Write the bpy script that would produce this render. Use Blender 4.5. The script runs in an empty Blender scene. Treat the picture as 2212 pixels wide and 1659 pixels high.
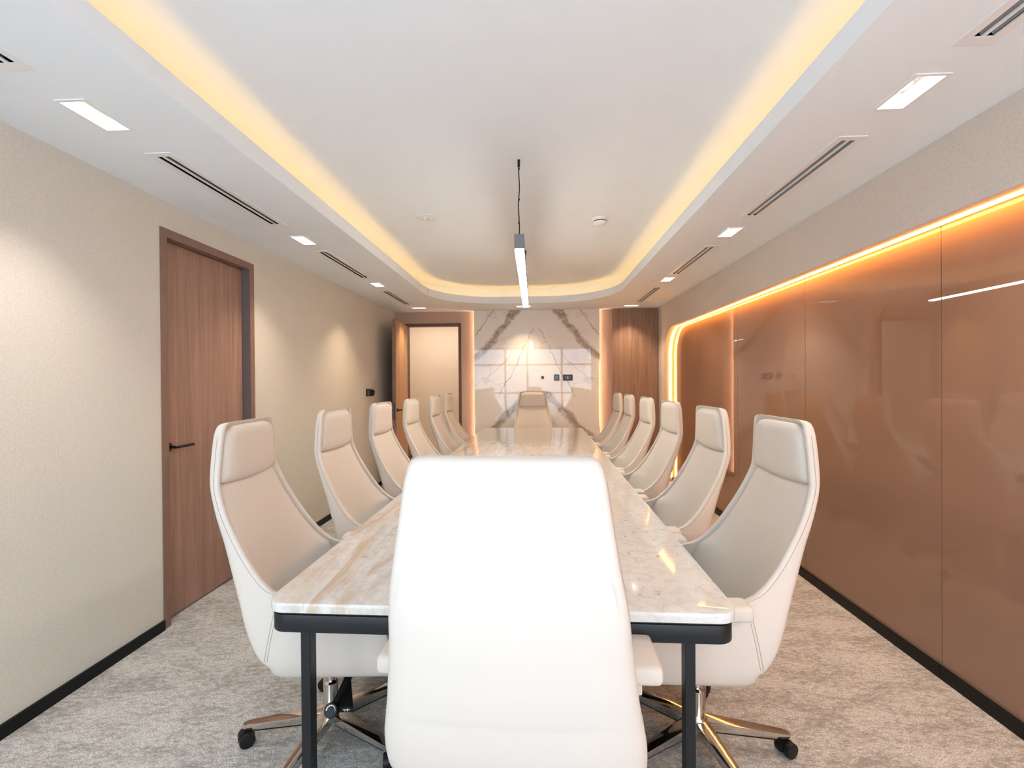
import bpy, bmesh, math, random
from mathutils import Matrix, Vector
random.seed(7)
scene = bpy.context.scene
COL = scene.collection
R = math.radians

# ------------------------------------------------------------------ camera
cam_d = bpy.data.cameras.new('camera')
cam_d.sensor_fit = 'HORIZONTAL'; cam_d.sensor_width = 36.0
cam_d.lens = 1005.18 / 2212.0 * 36.0
cam_d.clip_start = 0.02; cam_d.clip_end = 200
cam = bpy.data.objects.new('camera', cam_d); COL.objects.link(cam)
right = Vector((0.99859081, 0.05258323, -0.00716932))
down = Vector((-0.00688428, -0.00560001, -0.99996062))
fwd = Vector((-0.05262131, 0.99860084, -0.00523012))
m = Matrix((right, -down, -fwd)).transposed().to_4x4()
m.translation = Vector((0, 0, 1.3759))
cam.matrix_world = m
scene.camera = cam

# ------------------------------------------------------------------ view, world, daylight
scene.view_settings.view_transform = 'Standard'
scene.view_settings.look = 'None'
scene.view_settings.gamma = 1.0
scene.view_settings.use_curve_mapping = False
scene.view_settings.exposure = 1.24
try:
    scene.cycles.max_bounces = 6; scene.cycles.diffuse_bounces = 4; scene.cycles.glossy_bounces = 3; scene.cycles.transmission_bounces = 2
    scene.cycles.caustics_reflective = False; scene.cycles.caustics_refractive = False
    scene.cycles.use_adaptive_sampling = True; scene.cycles.adaptive_threshold = 0.10; scene.cycles.adaptive_min_samples = 16
    scene.cycles.sample_clamp_indirect = 6.0
    scene.cycles.use_denoising = True
except Exception:
    pass

world = bpy.data.worlds.new('sky'); scene.world = world; world.use_nodes = True
wn = world.node_tree; wn.nodes.clear()
w_out = wn.nodes.new('ShaderNodeOutputWorld'); w_bg = wn.nodes.new('ShaderNodeBackground')
w_bg.inputs[0].default_value = (0.82, 0.93, 1.08, 1); w_bg.inputs[1].default_value = 1.92      # bright overcast daylight
wn.links.new(w_bg.outputs[0], w_out.inputs[0])

XL, XR, XG, XB = -2.092, 1.744, 1.854, 1.836        # left wall, bulkhead face, glass face, right skirting face
H, H2 = 2.413, 2.640                                # soffit, raised tray ceiling
YB, YM, YF = 6.819, 6.754, -0.46                    # back wall, marble face, window wall
WX0, WX1, WZ0, WZ1 = -2.04, 1.69, 0.10, 2.39        # window behind the camera

pl = bpy.data.lights.new('window_daylight', 'AREA'); pl.shape = 'RECTANGLE'
pl.size = WX1 - WX0; pl.size_y = WZ1 - WZ0
pl.cycles.is_portal = True
plo = bpy.data.objects.new('window_daylight', pl); COL.objects.link(plo)
plo.location = ((WX0 + WX1) / 2, YF - 0.16, (WZ0 + WZ1) / 2); plo.rotation_euler = (R(90), 0, 0)

# light levels
E_SPOT, E_COVE, E_WALL, E_MARBLE, E_PEND, E_CORR = 23.0, 2.9, 20.0, 14.0, 27.0, 10.0
WARM = (1.0, 0.76, 0.50)
AMBER = (1.0, 0.57, 0.19)

# ------------------------------------------------------------------ material helpers
def new_mat(name):
    mt = bpy.data.materials.new(name); mt.use_nodes = True
    nt = mt.node_tree; nt.nodes.clear()
    out = nt.nodes.new('ShaderNodeOutputMaterial'); b = nt.nodes.new('ShaderNodeBsdfPrincipled')
    nt.links.new(b.outputs[0], out.inputs[0])
    return mt, nt, b
def node(nt, typ, **kw):
    n = nt.nodes.new(typ)
    for k, v in kw.items(): setattr(n, k, v)
    return n
def sock(nt, inp, v):
    if hasattr(v, 'is_output'): nt.links.new(v, inp)
    else: inp.default_value = v
def mth(nt, op, a, b=0.0, c=0.0, clamp=False):
    n = node(nt, 'ShaderNodeMath', operation=op); n.use_clamp = clamp
    sock(nt, n.inputs[0], a); sock(nt, n.inputs[1], b)
    if op in ('MULTIPLY_ADD', 'SMOOTH_MIN', 'COMPARE'): sock(nt, n.inputs[2], c)
    return n.outputs[0]
def maprange(nt, v, a, b, c=0.0, d=1.0, smooth=True):
    n = node(nt, 'ShaderNodeMapRange'); n.interpolation_type = 'SMOOTHSTEP' if smooth else 'LINEAR'
    sock(nt, n.inputs[0], v); sock(nt, n.inputs[1], a); sock(nt, n.inputs[2], b); sock(nt, n.inputs[3], c); sock(nt, n.inputs[4], d)
    return n.outputs[0]
def mixc(nt, f, a, b):
    n = node(nt, 'ShaderNodeMix', data_type='RGBA')
    sock(nt, n.inputs[0], f); sock(nt, n.inputs[6], a); sock(nt, n.inputs[7], b)
    return n.outputs[2]
def coords(nt, scale=(1, 1, 1), rot=(0, 0, 0), loc=(0, 0, 0)):
    tc = node(nt, 'ShaderNodeTexCoord'); mp = node(nt, 'ShaderNodeMapping')
    mp.inputs['Scale'].default_value = scale; mp.inputs['Rotation'].default_value = rot; mp.inputs['Location'].default_value = loc
    nt.links.new(tc.outputs['Object'], mp.inputs[0]); return mp.outputs[0]
def noise(nt, vec, scale, detail=3.0, rough=0.55, dist=0.0):
    n = node(nt, 'ShaderNodeTexNoise'); nt.links.new(vec, n.inputs['Vector'])
    n.inputs['Scale'].default_value = scale; n.inputs['Detail'].default_value = detail
    n.inputs['Roughness'].default_value = rough; n.inputs['Distortion'].default_value = dist
    return n.outputs[0]
def bump(nt, b, h, strength, dist=0.01):
    n = node(nt, 'ShaderNodeBump'); n.inputs['Strength'].default_value = strength; n.inputs['Distance'].default_value = dist
    nt.links.new(h, n.inputs['Height']); nt.links.new(n.outputs[0], b.inputs['Normal'])
def rgba(c): return (c[0], c[1], c[2], 1.0)

M = {}
def plain(key, col, rough=0.5, metal=0.0, spec=0.5, coat=0.0, var=0.03, vscale=6.0, bmp=0.0, bscale=300.0):
    mt, nt, b = new_mat(key)
    v = coords(nt)
    n = noise(nt, v, vscale, 0.0)
    dark = tuple(c * (1 - var) for c in col); lite = tuple(min(1, c * (1 + var)) for c in col)
    nt.links.new(mixc(nt, n, rgba(dark), rgba(lite)), b.inputs['Base Color'])
    b.inputs['Roughness'].default_value = rough; b.inputs['Metallic'].default_value = metal
    b.inputs['Specular IOR Level'].default_value = spec; b.inputs['Coat Weight'].default_value = coat
    if bmp: bump(nt, b, noise(nt, v, bscale, 2.0), bmp, 0.002)
    M[key] = mt; return mt
def emit(key, col, strength):
    mt = bpy.data.materials.new(key); mt.use_nodes = True; nt = mt.node_tree; nt.nodes.clear()
    o = nt.nodes.new('ShaderNodeOutputMaterial'); e = nt.nodes.new('ShaderNodeEmission')
    e.inputs[0].default_value = rgba(col); e.inputs[1].default_value = strength
    nt.links.new(e.outputs[0], o.inputs[0]); M[key] = mt; return mt

plain('ceiling_paint', (0.83, 0.875, 0.91), 0.9, spec=0.2, var=0.01)
plain('white_metal', (0.82, 0.82, 0.81), 0.45, var=0.01)
plain('reflector', (0.78, 0.77, 0.75), 0.3, var=0.01)
plain('black_metal', (0.009, 0.010, 0.012), 0.36, spec=0.4, var=0.15, vscale=20)
plain('black_plastic', (0.006, 0.006, 0.007), 0.45, spec=0.35, var=0.1, bmp=0.08)
plain('skirting_black', (0.005, 0.005, 0.006), 0.45, spec=0.25, var=0.1)
plain('duct_dark', (0.004, 0.004, 0.004), 0.9, spec=0.1)
plain('blade_grey', (0.34, 0.34, 0.34), 0.6)
plain('chrome', (0.72, 0.70, 0.67), 0.09, metal=1.0, var=0.03)
plain('aluminium', (0.20, 0.21, 0.22), 0.4, metal=0.7, var=0.05)
plain('frame_wood', (0.235, 0.135, 0.098), 0.5, var=0.12, vscale=14)
plain('jamb_grey', (0.155, 0.125, 0.12), 0.6)
plain('dark_frame', (0.115, 0.062, 0.043), 0.5, var=0.1)
plain('window_frame', (0.55, 0.50, 0.44), 0.5)
plain('plate_black', (0.016, 0.018, 0.022), 0.3)
plain('plate_blue', (0.20, 0.30, 0.40), 0.3)
plain('print_white', (0.85, 0.85, 0.85), 0.5)
plain('piping', (0.40, 0.31, 0.24), 0.6)
plain('corridor_paint', (0.80, 0.66, 0.53), 0.85, spec=0.2, var=0.02, bmp=0.15, bscale=160)
plain('grommet', (0.10, 0.10, 0.10), 0.5)

def leather():
    mt, nt, b = new_mat('cream_leather')
    v = coords(nt)
    n = noise(nt, v, 5.0, 1.0)
    nt.links.new(mixc(nt, n, (0.63, 0.56, 0.495, 1), (0.665, 0.595, 0.525, 1)), b.inputs['Base Color'])
    b.inputs['Roughness'].default_value = 0.55; b.inputs['Specular IOR Level'].default_value = 0.35
    bump(nt, b, noise(nt, v, 420.0, 0.0), 0.10, 0.0012)
    M['leather'] = mt
leather()

def wallpaper(key, ca, cb, axis):
    mt, nt, b = new_mat(key)
    sc = (1, 9, 60) if axis == 'x' else (9, 1, 60)      # short horizontal threads
    v = coords(nt, sc)
    t = noise(nt, v, 9.0, 1.5, 0.6)
    v2 = coords(nt); n2 = noise(nt, v2, 130.0, 0.5)
    f = mth(nt, 'MULTIPLY_ADD', n2, 0.4, mth(nt, 'MULTIPLY', t, 0.6))
    f = maprange(nt, f, 0.32, 0.68)
    nt.links.new(mixc(nt, f, rgba(ca), rgba(cb)), b.inputs['Base Color'])
    b.inputs['Roughness'].default_value = 0.85; b.inputs['Specular IOR Level'].default_value = 0.25
    bump(nt, b, f, 0.22, 0.002)
    M[key] = mt
wallpaper('wallpaper_left', (0.62, 0.575, 0.50), (0.70, 0.655, 0.58), 'x')
wallpaper('wallpaper_right', (0.60, 0.53, 0.47), (0.68, 0.61, 0.55), 'x')
wallpaper('wallpaper_back', (0.47, 0.33, 0.26), (0.53, 0.385, 0.31), 'y')

def carpet():
    mt, nt, b = new_mat('carpet')
    v = coords(nt, (1.0, 2.6, 1.0), (0, 0, R(25)))
    big = noise(nt, v, 3.2, 6.0, 0.72, 0.6)
    v2 = coords(nt, (1, 1, 1)); pile = noise(nt, v2, 170.0, 3.0, 0.7); mid = noise(nt, coords(nt, (1.0, 1.9, 1.0), (0, 0, R(-18))), 30.0, 4.0, 0.75)
    f = mth(nt, 'MULTIPLY_ADD', mid, 0.55, mth(nt, 'MULTIPLY', big, 0.45))
    f = maprange(nt, f, 0.39, 0.58)
    c = mixc(nt, f, (0.36, 0.335, 0.30, 1), (0.82, 0.80, 0.765, 1))
    c = mixc(nt, maprange(nt, pile, 0.30, 0.62), (0.30, 0.265, 0.23, 1), c)
    nt.links.new(c, b.inputs['Base Color'])
    b.inputs['Roughness'].default_value = 1.0; b.inputs['Specular IOR Level'].default_value = 0.05
    b.inputs['Sheen Weight'].default_value = 0.2
    bump(nt, b, mth(nt, 'MULTIPLY_ADD', mid, 0.5, pile), 0.75, 0.008)
    M['carpet'] = mt
carpet()

def wood(key, ca, cb, cc, rough=0.5, axis='x', grain=1.0):
    mt, nt, b = new_mat(key)
    sc = (14, 14, 0.55)
    v = coords(nt, sc)
    n1 = noise(nt, v, 1.5 * grain, 5.0, 0.65, 0.6); n2 = noise(nt, coords(nt, (90, 90, 1.4)), 1.6, 3.0, 0.6)
    c = mixc(nt, maprange(nt, n1, 0.3, 0.7), rgba(ca), rgba(cb))
    c = mixc(nt, mth(nt, 'MULTIPLY', maprange(nt, n2, 0.45, 0.75), 0.55), c, rgba(cc))
    nt.links.new(c, b.inputs['Base Color'])
    b.inputs['Roughness'].default_value = rough; b.inputs['Specular IOR Level'].default_value = 0.4
    bump(nt, b, n2, 0.06, 0.002)
    M[key] = mt
wood('door_wood', (0.30, 0.172, 0.125), (0.40, 0.245, 0.185), (0.20, 0.11, 0.08))
wood('leaf_wood', (0.40, 0.22, 0.105), (0.50, 0.30, 0.16), (0.30, 0.16, 0.08))
wood('panel_wood', (0.235, 0.135, 0.09), (0.345, 0.21, 0.145), (0.15, 0.08, 0.055), grain=1.2)

def brown_glass():
    mt, nt, b = new_mat('brown_glass')
    n = noise(nt, coords(nt), 260.0, 0.0)
    nt.links.new(mixc(nt, n, (0.27, 0.145, 0.092, 1), (0.32, 0.178, 0.116, 1)), b.inputs['Base Color'])
    b.inputs['Roughness'].default_value = 0.008; b.inputs['Specular IOR Level'].default_value = 0.75
    M['brown_glass'] = mt
brown_glass()

def table_stone():
    mt, nt, b = new_mat('table_stone')
    tc = node(nt, 'ShaderNodeTexCoord'); sp = node(nt, 'ShaderNodeSeparateXYZ'); nt.links.new(tc.outputs['Object'], sp.inputs[0])
    x, y = sp.outputs[0], sp.outputs[1]
    vs = coords(nt, (3.6, 0.55, 1), (0, 0, R(50)))
    st = noise(nt, vs, 2.0, 7.0, 0.66, 1.1)
    vf = coords(nt, (13, 1.1, 1), (0, 0, R(47))); fine = noise(nt, vf, 2.0, 6.0, 0.7, 0.5)
    big = noise(nt, coords(nt), 0.9, 2.0)
    # tan streaks belong to the half nearer the plain wall, pale stone to the other
    side = maprange(nt, mth(nt, 'ADD', x, mth(nt, 'MULTIPLY', mth(nt, 'SUBTRACT', big, 0.5), 0.9)), 0.28, -0.42)
    far = maprange(nt, y, -1.6, 0.6)  # warm lighting of the far end, painted into the stone as extra tan
    mask = mth(nt, 'MAXIMUM', side, mth(nt, 'MULTIPLY', far, 0.55))
    f1 = mth(nt, 'MULTIPLY', maprange(nt, st, 0.43, 0.66), mask)
    f2 = mth(nt, 'MULTIPLY', maprange(nt, fine, 0.52, 0.76), mask)
    spk = noise(nt, coords(nt), 34.0, 5.0, 0.75)
    c = mixc(nt, maprange(nt, spk, 0.40, 0.66), (0.70, 0.68, 0.645, 1), (0.60, 0.585, 0.555, 1))
    c = mixc(nt, mth(nt, 'MULTIPLY', f1, 0.95), c, (0.52, 0.385, 0.27, 1))
    c = mixc(nt, mth(nt, 'MULTIPLY', f2, 0.60), c, (0.40, 0.27, 0.17, 1))
    vo = node(nt, 'ShaderNodeTexVoronoi', feature='DISTANCE_TO_EDGE'); vo.inputs['Scale'].default_value = 0.9
    wv = node(nt, 'ShaderNodeVectorMath', operation='ADD')
    nz = node(nt, 'ShaderNodeTexNoise'); nt.links.new(tc.outputs['Object'], nz.inputs['Vector']); nz.inputs['Scale'].default_value = 5.0; nz.inputs['Detail'].default_value = 5
    nt.links.new(tc.outputs['Object'], wv.inputs[0])
    sc = node(nt, 'ShaderNodeVectorMath', operation='SCALE'); nt.links.new(nz.outputs['Color'], sc.inputs[0]); sc.inputs['Scale'].default_value = 0.35
    nt.links.new(sc.outputs[0], wv.inputs[1]); nt.links.new(wv.outputs[0], vo.inputs['Vector'])
    crack = mth(nt, 'MULTIPLY', maprange(nt, vo.outputs[0], 0.006, 0.0), maprange(nt, spk, 0.5, 0.62))
    c = mixc(nt, mth(nt, 'MULTIPLY', crack, 0.7), c, (0.30, 0.18, 0.09, 1))
    nt.links.new(c, b.inputs['Base Color'])
    b.inputs['Roughness'].default_value = 0.06; b.inputs['Specular IOR Level'].default_value = 0.5
    M['table_stone'] = mt
table_stone()

def wall_marble():
    mt, nt, b = new_mat('wall_marble')
    tc = node(nt, 'ShaderNodeTexCoord'); sp = node(nt, 'ShaderNodeSeparateXYZ'); nt.links.new(tc.outputs['Object'], sp.inputs[0])
    x, z = sp.outputs[0], sp.outputs[2]
    ax = mth(nt, 'ABSOLUTE', mth(nt, 'SUBTRACT', x, 0.003))          # book-matched about the centre line
    cb = node(nt, 'ShaderNodeCombineXYZ'); nt.links.new(ax, cb.inputs[0]); nt.links.new(z, cb.inputs[2])
    def nz(scale, detail=4.0, rough=0.6, off=(0, 0, 0)):
        mp = node(nt, 'ShaderNodeMapping'); mp.inputs['Location'].default_value = off
        nt.links.new(cb.outputs[0], mp.inputs[0]); return noise(nt, mp.outputs[0], scale, detail, rough)
    wob = mth(nt, 'MULTIPLY', mth(nt, 'SUBTRACT', nz(3.5, 6.0, 0.65), 0.5), 0.22)
    u = mth(nt, 'ADD', ax, wob)
    wid = nz(7.0, 6.0, 0.72, (3, 0, 1))
    def vein(t0, a1, a2, u0, w, zmin, zmax, soft=0.35):
        t = mth(nt, 'SUBTRACT', t0, z)
        line = mth(nt, 'ADD', u0, mth(nt, 'ADD', mth(nt, 'MULTIPLY', t, a1), mth(nt, 'MULTIPLY', mth(nt, 'MULTIPLY', t, t), a2)))
        d = mth(nt, 'ABSOLUTE', mth(nt, 'SUBTRACT', u, line))
        ww = mth(nt, 'MULTIPLY', wid, w)
        f = maprange(nt, d, ww, mth(nt, 'MULTIPLY', ww, soft))
        g = mth(nt, 'MULTIPLY', maprange(nt, z, zmin, zmin + 0.08), maprange(nt, z, zmax, zmax - 0.04))
        return mth(nt, 'MULTIPLY', f, g), d
    v1, d1 = vein(2.42, 0.55, 0.42, 0.31, 0.19, 1.45, 2.6)
    v2, d2 = vein(1.32, 1.02, 0.0, 0.0, 0.21, 0.0, 1.25)
    t1, _ = vein(2.18, 0.55, 0.0, 0.0, 0.018, 1.95, 2.18, 0.2)
    t2, _ = vein(1.90, 0.42, 0.1, 0.18, 0.018, 1.1, 1.95, 0.2)
    t3, _ = vein(1.80, 0.9, 0.5, 0.34, 0.016, 1.2, 1.80, 0.2)
    t4, _ = vein(2.42, 0.75, 0.0, 0.62, 0.03, 2.0, 2.6, 0.2)
    e1 = mth(nt, 'MULTIPLY', maprange(nt, d1, 0.05, 0.0), maprange(nt, nz(14.0, 5.0, 0.7, (1, 2, 5)), 0.5, 0.62))
    fine_v = node(nt, 'ShaderNodeTexVoronoi', feature='DISTANCE_TO_EDGE'); fine_v.inputs['Scale'].default_value = 2.0
    wa = node(nt, 'ShaderNodeVectorMath', operation='ADD'); nn = node(nt, 'ShaderNodeTexNoise'); nt.links.new(cb.outputs[0], nn.inputs['Vector'])
    nn.inputs['Scale'].default_value = 4.0; nn.inputs['Detail'].default_value = 6
    ss = node(nt, 'ShaderNodeVectorMath', operation='SCALE'); nt.links.new(nn.outputs['Color'], ss.inputs[0]); ss.inputs['Scale'].default_value = 0.45
    nt.links.new(cb.outputs[0], wa.inputs[0]); nt.links.new(ss.outputs[0], wa.inputs[1]); nt.links.new(wa.outputs[0], fine_v.inputs['Vector'])
    fv = mth(nt, 'MULTIPLY', maprange(nt, fine_v.outputs[0], 0.010, 0.0), maprange(nt, nz(2.6, 3, 0.5, (7, 1, 2)), 0.48, 0.6))
    thick = mth(nt, 'MAXIMUM', v1, v2)
    thin = mth(nt, 'MAXIMUM', mth(nt, 'MAXIMUM', t1, t2), mth(nt, 'MAXIMUM', t3, mth(nt, 'MAXIMUM', t4, fv)))
    cloud = nz(1.6, 3.0, 0.5, (2, 2, 2))
    c = mixc(nt, cloud, (0.80, 0.75, 0.715, 1), (0.88, 0.84, 0.81, 1))
    c = mixc(nt, mth(nt, 'MULTIPLY', thick, maprange(nt, nz(13.0, 7.0, 0.75), 0.30, 0.62, 0.25, 0.95)), c, (0.30, 0.215, 0.14, 1))
    c = mixc(nt, mth(nt, 'MULTIPLY', mth(nt, 'MAXIMUM', e1, thin), 0.6), c, (0.20, 0.14, 0.10, 1))
    nt.links.new(c, b.inputs['Base Color'])
    b.inputs['Roughness'].default_value = 0.02; b.inputs['Specular IOR Level'].default_value = 0.85
    M['wall_marble'] = mt
wall_marble()

def pane():
    mt = bpy.data.materials.new('window_glass'); mt.use_nodes = True; nt = mt.node_tree; nt.nodes.clear()
    o = nt.nodes.new('ShaderNodeOutputMaterial'); mx = nt.nodes.new('ShaderNodeMixShader'); t = nt.nodes.new('ShaderNodeBsdfTransparent'); g = nt.nodes.new('ShaderNodeBsdfGlossy')
    t.inputs[0].default_value = (0.95, 0.97, 0.97, 1); g.inputs['Roughness'].default_value = 0.02
    mx.inputs[0].default_value = 0.06
    nt.links.new(t.outputs[0], mx.inputs[1]); nt.links.new(g.outputs[0], mx.inputs[2]); nt.links.new(mx.outputs[0], o.inputs[0]); M['window_glass'] = mt
pane()
emit('lamp_glow', (1.0, 0.88, 0.74), 5.0)
emit('pendant_glow', (1.0, 0.93, 0.82), E_PEND)
emit('cove_led', AMBER, E_COVE)
emit('wall_led', (1.0, 0.44, 0.07), E_WALL)
emit('marble_led', (1.0, 0.62, 0.40), E_MARBLE)

# ------------------------------------------------------------------ mesh helpers
class MB:
    def __init__(s): s.v = []; s.f = []
    def add(s, vs, fs):
        o = len(s.v); s.v += [tuple(p) for p in vs]; s.f += [tuple(i + o for i in f) for f in fs]; return s
    def hexa(s, p):      # bottom 4 (ccw), top 4
        return s.add(p, [(3, 2, 1, 0), (4, 5, 6, 7), (0, 1, 5, 4), (1, 2, 6, 5), (2, 3, 7, 6), (3, 0, 4, 7)])
    def box(s, x0, x1, y0, y1, z0, z1):
        return s.hexa([(x0, y0, z0), (x1, y0, z0), (x1, y1, z0), (x0, y1, z0), (x0, y0, z1), (x1, y0, z1), (x1, y1, z1), (x0, y1, z1)])
    def cyl(s, a, b, r0, r1=None, n=20):
        a, b = Vector(a), Vector(b); r1 = r0 if r1 is None else r1
        d = (b - a).normalized(); q = d.orthogonal().normalized(); w = d.cross(q)
        vs = []
        for c, r in ((a, r0), (b, r1)):
            for i in range(n):
                t = 2 * math.pi * i / n; vs.append(c + q * (r * math.cos(t)) + w * (r * math.sin(t)))
        fs = [(i, (i + 1) % n, n + (i + 1) % n, n + i) for i in range(n)] + [tuple(range(n))[::-1], tuple(range(n, 2 * n))]
        return s.add(vs, fs)
    def tube(s, pts, r, n=6, closed=False):
        pts = [Vector(p) for p in pts]; N = len(pts); vs = []; fs = []
        for i, p in enumerate(pts):
            if closed: d = pts[(i + 1) % N] - pts[i - 1]
            else: d = pts[min(i + 1, N - 1)] - pts[max(i - 1, 0)]
            d.normalize(); ref = Vector((0.13, 0.09, 0.98)) if abs(d.z) < 0.9 else Vector((0.95, 0.2, 0.1))
            q = d.cross(ref).normalized(); w = d.cross(q)
            for k in range(n):
                t = 2 * math.pi * k / n; vs.append(p + q * (r * math.cos(t)) + w * (r * math.sin(t)))
        for i in range(N if closed else N - 1):
            j = (i + 1) % N
            for k in range(n): fs.append((i * n + k, i * n + (k + 1) % n, j * n + (k + 1) % n, j * n + k))
        if not closed: fs += [tuple(range(n))[::-1], tuple(range((N - 1) * n, N * n))]
        return s.add(vs, fs)
    def lathe(s, prof, c=(0, 0, 0), n=28):      # (r, z) profile round the z axis
        vs = []; fs = []
        for r, z in prof:
            for k in range(n):
                t = 2 * math.pi * k / n; vs.append((c[0] + r * math.cos(t), c[1] + r * math.sin(t), c[2] + z))
        for i in range(len(prof) - 1):
            for k in range(n): fs.append((i * n + k, i * n + (k + 1) % n, (i + 1) * n + (k + 1) % n, (i + 1) * n + k))
        fs += [tuple(range(n))[::-1], tuple(range((len(prof) - 1) * n, len(prof) * n))]
        return s.add(vs, fs)
    def prism(s, loop, z0, z1):
        n = len(loop); vs = [(x, y, z0) for x, y in loop] + [(x, y, z1) for x, y in loop]
        fs = [tuple(range(n))[::-1], tuple(range(n, 2 * n))] + [(i, (i + 1) % n, n + (i + 1) % n, n + i) for i in range(n)]
        return s.add(vs, fs)
    def ring(s, outer, inner, z0, z1):          # closed band between two equal-length loops
        n = len(outer); vs = [(x, y, z0) for x, y in outer] + [(x, y, z1) for x, y in outer] + [(x, y, z0) for x, y in inner] + [(x, y, z1) for x, y in inner]
        fs = []
        for i in range(n):
            j = (i + 1) % n
            fs += [(i, j, n + j, n + i), (2 * n + j, 2 * n + i, 3 * n + i, 3 * n + j), (n + i, n + j, 3 * n + j, 3 * n + i), (j, i, 2 * n + i, 2 * n + j)]
        return s.add(vs, fs)
    def mesh(s, name, mat, smooth=False, bevel=None, fix=True, angle=35):
        me = bpy.data.meshes.new(name); bm = bmesh.new()
        vs = [bm.verts.new(p) for p in s.v]
        for f in s.f:
            try: bm.faces.new([vs[i] for i in f])
            except ValueError: pass
        if fix: bmesh.ops.recalc_face_normals(bm, faces=bm.faces)
        if bevel:
            es = [e for e in bm.edges if len(e.link_faces) == 2 and e.calc_face_angle(0) > R(30)]
            bmesh.ops.bevel(bm, geom=es, offset=bevel[0], segments=bevel[1], affect='EDGES', profile=0.6, clamp_overlap=True)
        bm.to_mesh(me); bm.free()
        if mat: me.materials.append(M[mat])
        if smooth:
            me.shade_smooth()
            if angle < 179:
                try: me.set_sharp_from_angle(angle=R(angle))
                except Exception: pass
        return me
    def build(s, name, mat, parent=None, **kw):
        return link(name, s.mesh(name, mat, **kw), parent)
def link(name, data, parent=None, loc=None, rot=None):
    o = bpy.data.objects.new(name, data); COL.objects.link(o)
    if parent is not None: o.parent = parent
    if loc: o.location = loc
    if rot: o.rotation_euler = rot
    return o
def thing(name, label, cat, loc=(0, 0, 0), rotz=0.0, group=None):
    o = link(name, None, None, loc, (0, 0, rotz)); o.empty_display_size = 0.1
    return tag(o, label, cat, group)
def tag(o, label, cat, group=None):
    o['label'] = label; o['category'] = cat
    if group: o['group'] = group
    return o
def struct(o, label=None):
    o['kind'] = 'structure'
    if label: o['label'] = label
    return o
def copy_tree(o, parent=None):
    c = o.copy(); COL.objects.link(c); c.parent = parent
    for ch in o.children: copy_tree(ch, c)
    return c
def fill_loops(name, loops, mat, to3d, parent=None):
    """flat face with holes: first loop outer, the rest holes"""
    bm = bmesh.new(); es = []
    for lp in loops:
        vs = [bm.verts.new(to3d(*p)) for p in lp]
        for i in range(len(vs)): es.append(bm.edges.new((vs[i], vs[(i + 1) % len(vs)])))
    bmesh.ops.triangle_fill(bm, edges=es, use_beauty=True)
    return bm
def rect(x0, x1, y0, y1): return [(x0, y0), (x1, y0), (x1, y1), (x0, y1)]
def rrect(x0, x1, y0, y1, r, n=12):
    out = []
    for cx, cy, a in ((x1 - r, y0 + r, -90), (x1 - r, y1 - r, 0), (x0 + r, y1 - r, 90), (x0 + r, y0 + r, 180)):
        for i in range(n + 1):
            t = R(a + 90 * i / n); out.append((cx + r * math.cos(t), cy + r * math.sin(t)))
    return out

# ------------------------------------------------------------------ floor
f = MB().box(XL - 0.15, XG + 0.12, YF - 0.2, 8.6, -0.10, 0.0).build('floor', 'carpet')
struct(f, 'mottled greige carpet covering the meeting room floor')

# ------------------------------------------------------------------ ceiling: soffit with holes, tray, cove
TX0, TX1, TY0, TY1, TR = -1.31, 0.985, 0.22, 6.17, 0.85
tray = rrect(TX0, TX1, TY0, TY1, TR, 24)
DL = [(-1.690, 1.715), (-1.680, 3.300), (-1.675, 4.850), (1.357, 1.765), (1.360, 3.345), (1.347, 4.850), (-1.690, 0.12), (1.357, 0.17)]
DLB = [(-1.632, 6.42), (-0.170, 6.42), (1.308, 6.50)]
VN = [(-1.690, 0.955), (-1.690, 2.495), (-1.683, 4.060), (-1.705, 5.665), (1.357, 1.03), (1.357, 2.555), (1.355, 4.150), (1.355, 5.720)]
DW, DLn = 0.050, 0.098          # half sizes of a downlight aperture
VW, VL = 0.040, 0.470           # half sizes of a vent aperture
holes = [tray]
for x, y in DL: holes.append(rect(x - DW, x + DW, y - DLn, y + DLn))
for x, y in DLB: holes.append(rect(x - DLn, x + DLn, y - DW, y + DW))
for x, y in VN: holes.append(rect(x - VW, x + VW, y - VL, y + VL))
bm = fill_loops('ceiling', [rect(XL - 0.1, XG + 0.05, YF - 0.15, YB + 0.06)] + holes, None, lambda x, y: (x, y, H))
me = bpy.data.meshes.new('ceiling')
for fc in bm.faces:
    if fc.normal.z > 0: fc.normal_flip()
bm.to_mesh(me); bm.free(); me.materials.append(M['ceiling_paint'])
ceil = struct(link('ceiling', me), 'white plasterboard soffit around a raised tray')
n_t = len(tray)
def offs(d): return rrect(TX0 - d, TX1 + d, TY0 - d, TY1 + d, TR + d, 24)
ZT = H + 0.088
b_ = MB(); lo = tray; t2 = offs(0.018); t3 = offs(0.21)
def strip(mb, la, za, lb, zb):
    n = len(la); vs = [(x, y, za) for x, y in la] + [(x, y, zb) for x, y in lb]
    mb.add(vs, [(i, (i + 1) % n, n + (i + 1) % n, n + i) for i in range(n)])
strip(b_, tray, H, tray, ZT); strip(b_, tray, ZT, t2, ZT); strip(b_, t2, ZT, t2, H + 0.015); strip(b_, t2, H + 0.015, t3, H + 0.015); strip(b_, t3, H + 0.015, t3, H2)
b_.build('tray_fascia', 'ceiling_paint', ceil, fix=False)
MB().prism(offs(0.24), H2, H2 + 0.06).build('tray_panel', 'ceiling_paint', ceil)
MB().box(XL - 0.15, XG + 0.15, YF - 0.2, YB + 0.1, H2 + 0.06, H2 + 0.12).build('roof_slab', 'ceiling_paint', ceil)
led = MB().ring(offs(0.074), offs(0.054), H + 0.018, H + 0.030).build('cove_led_strip', 'cove_led')
tag(led, 'warm LED strip glowing inside the raised ceiling tray cove', 'light strip')

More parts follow.
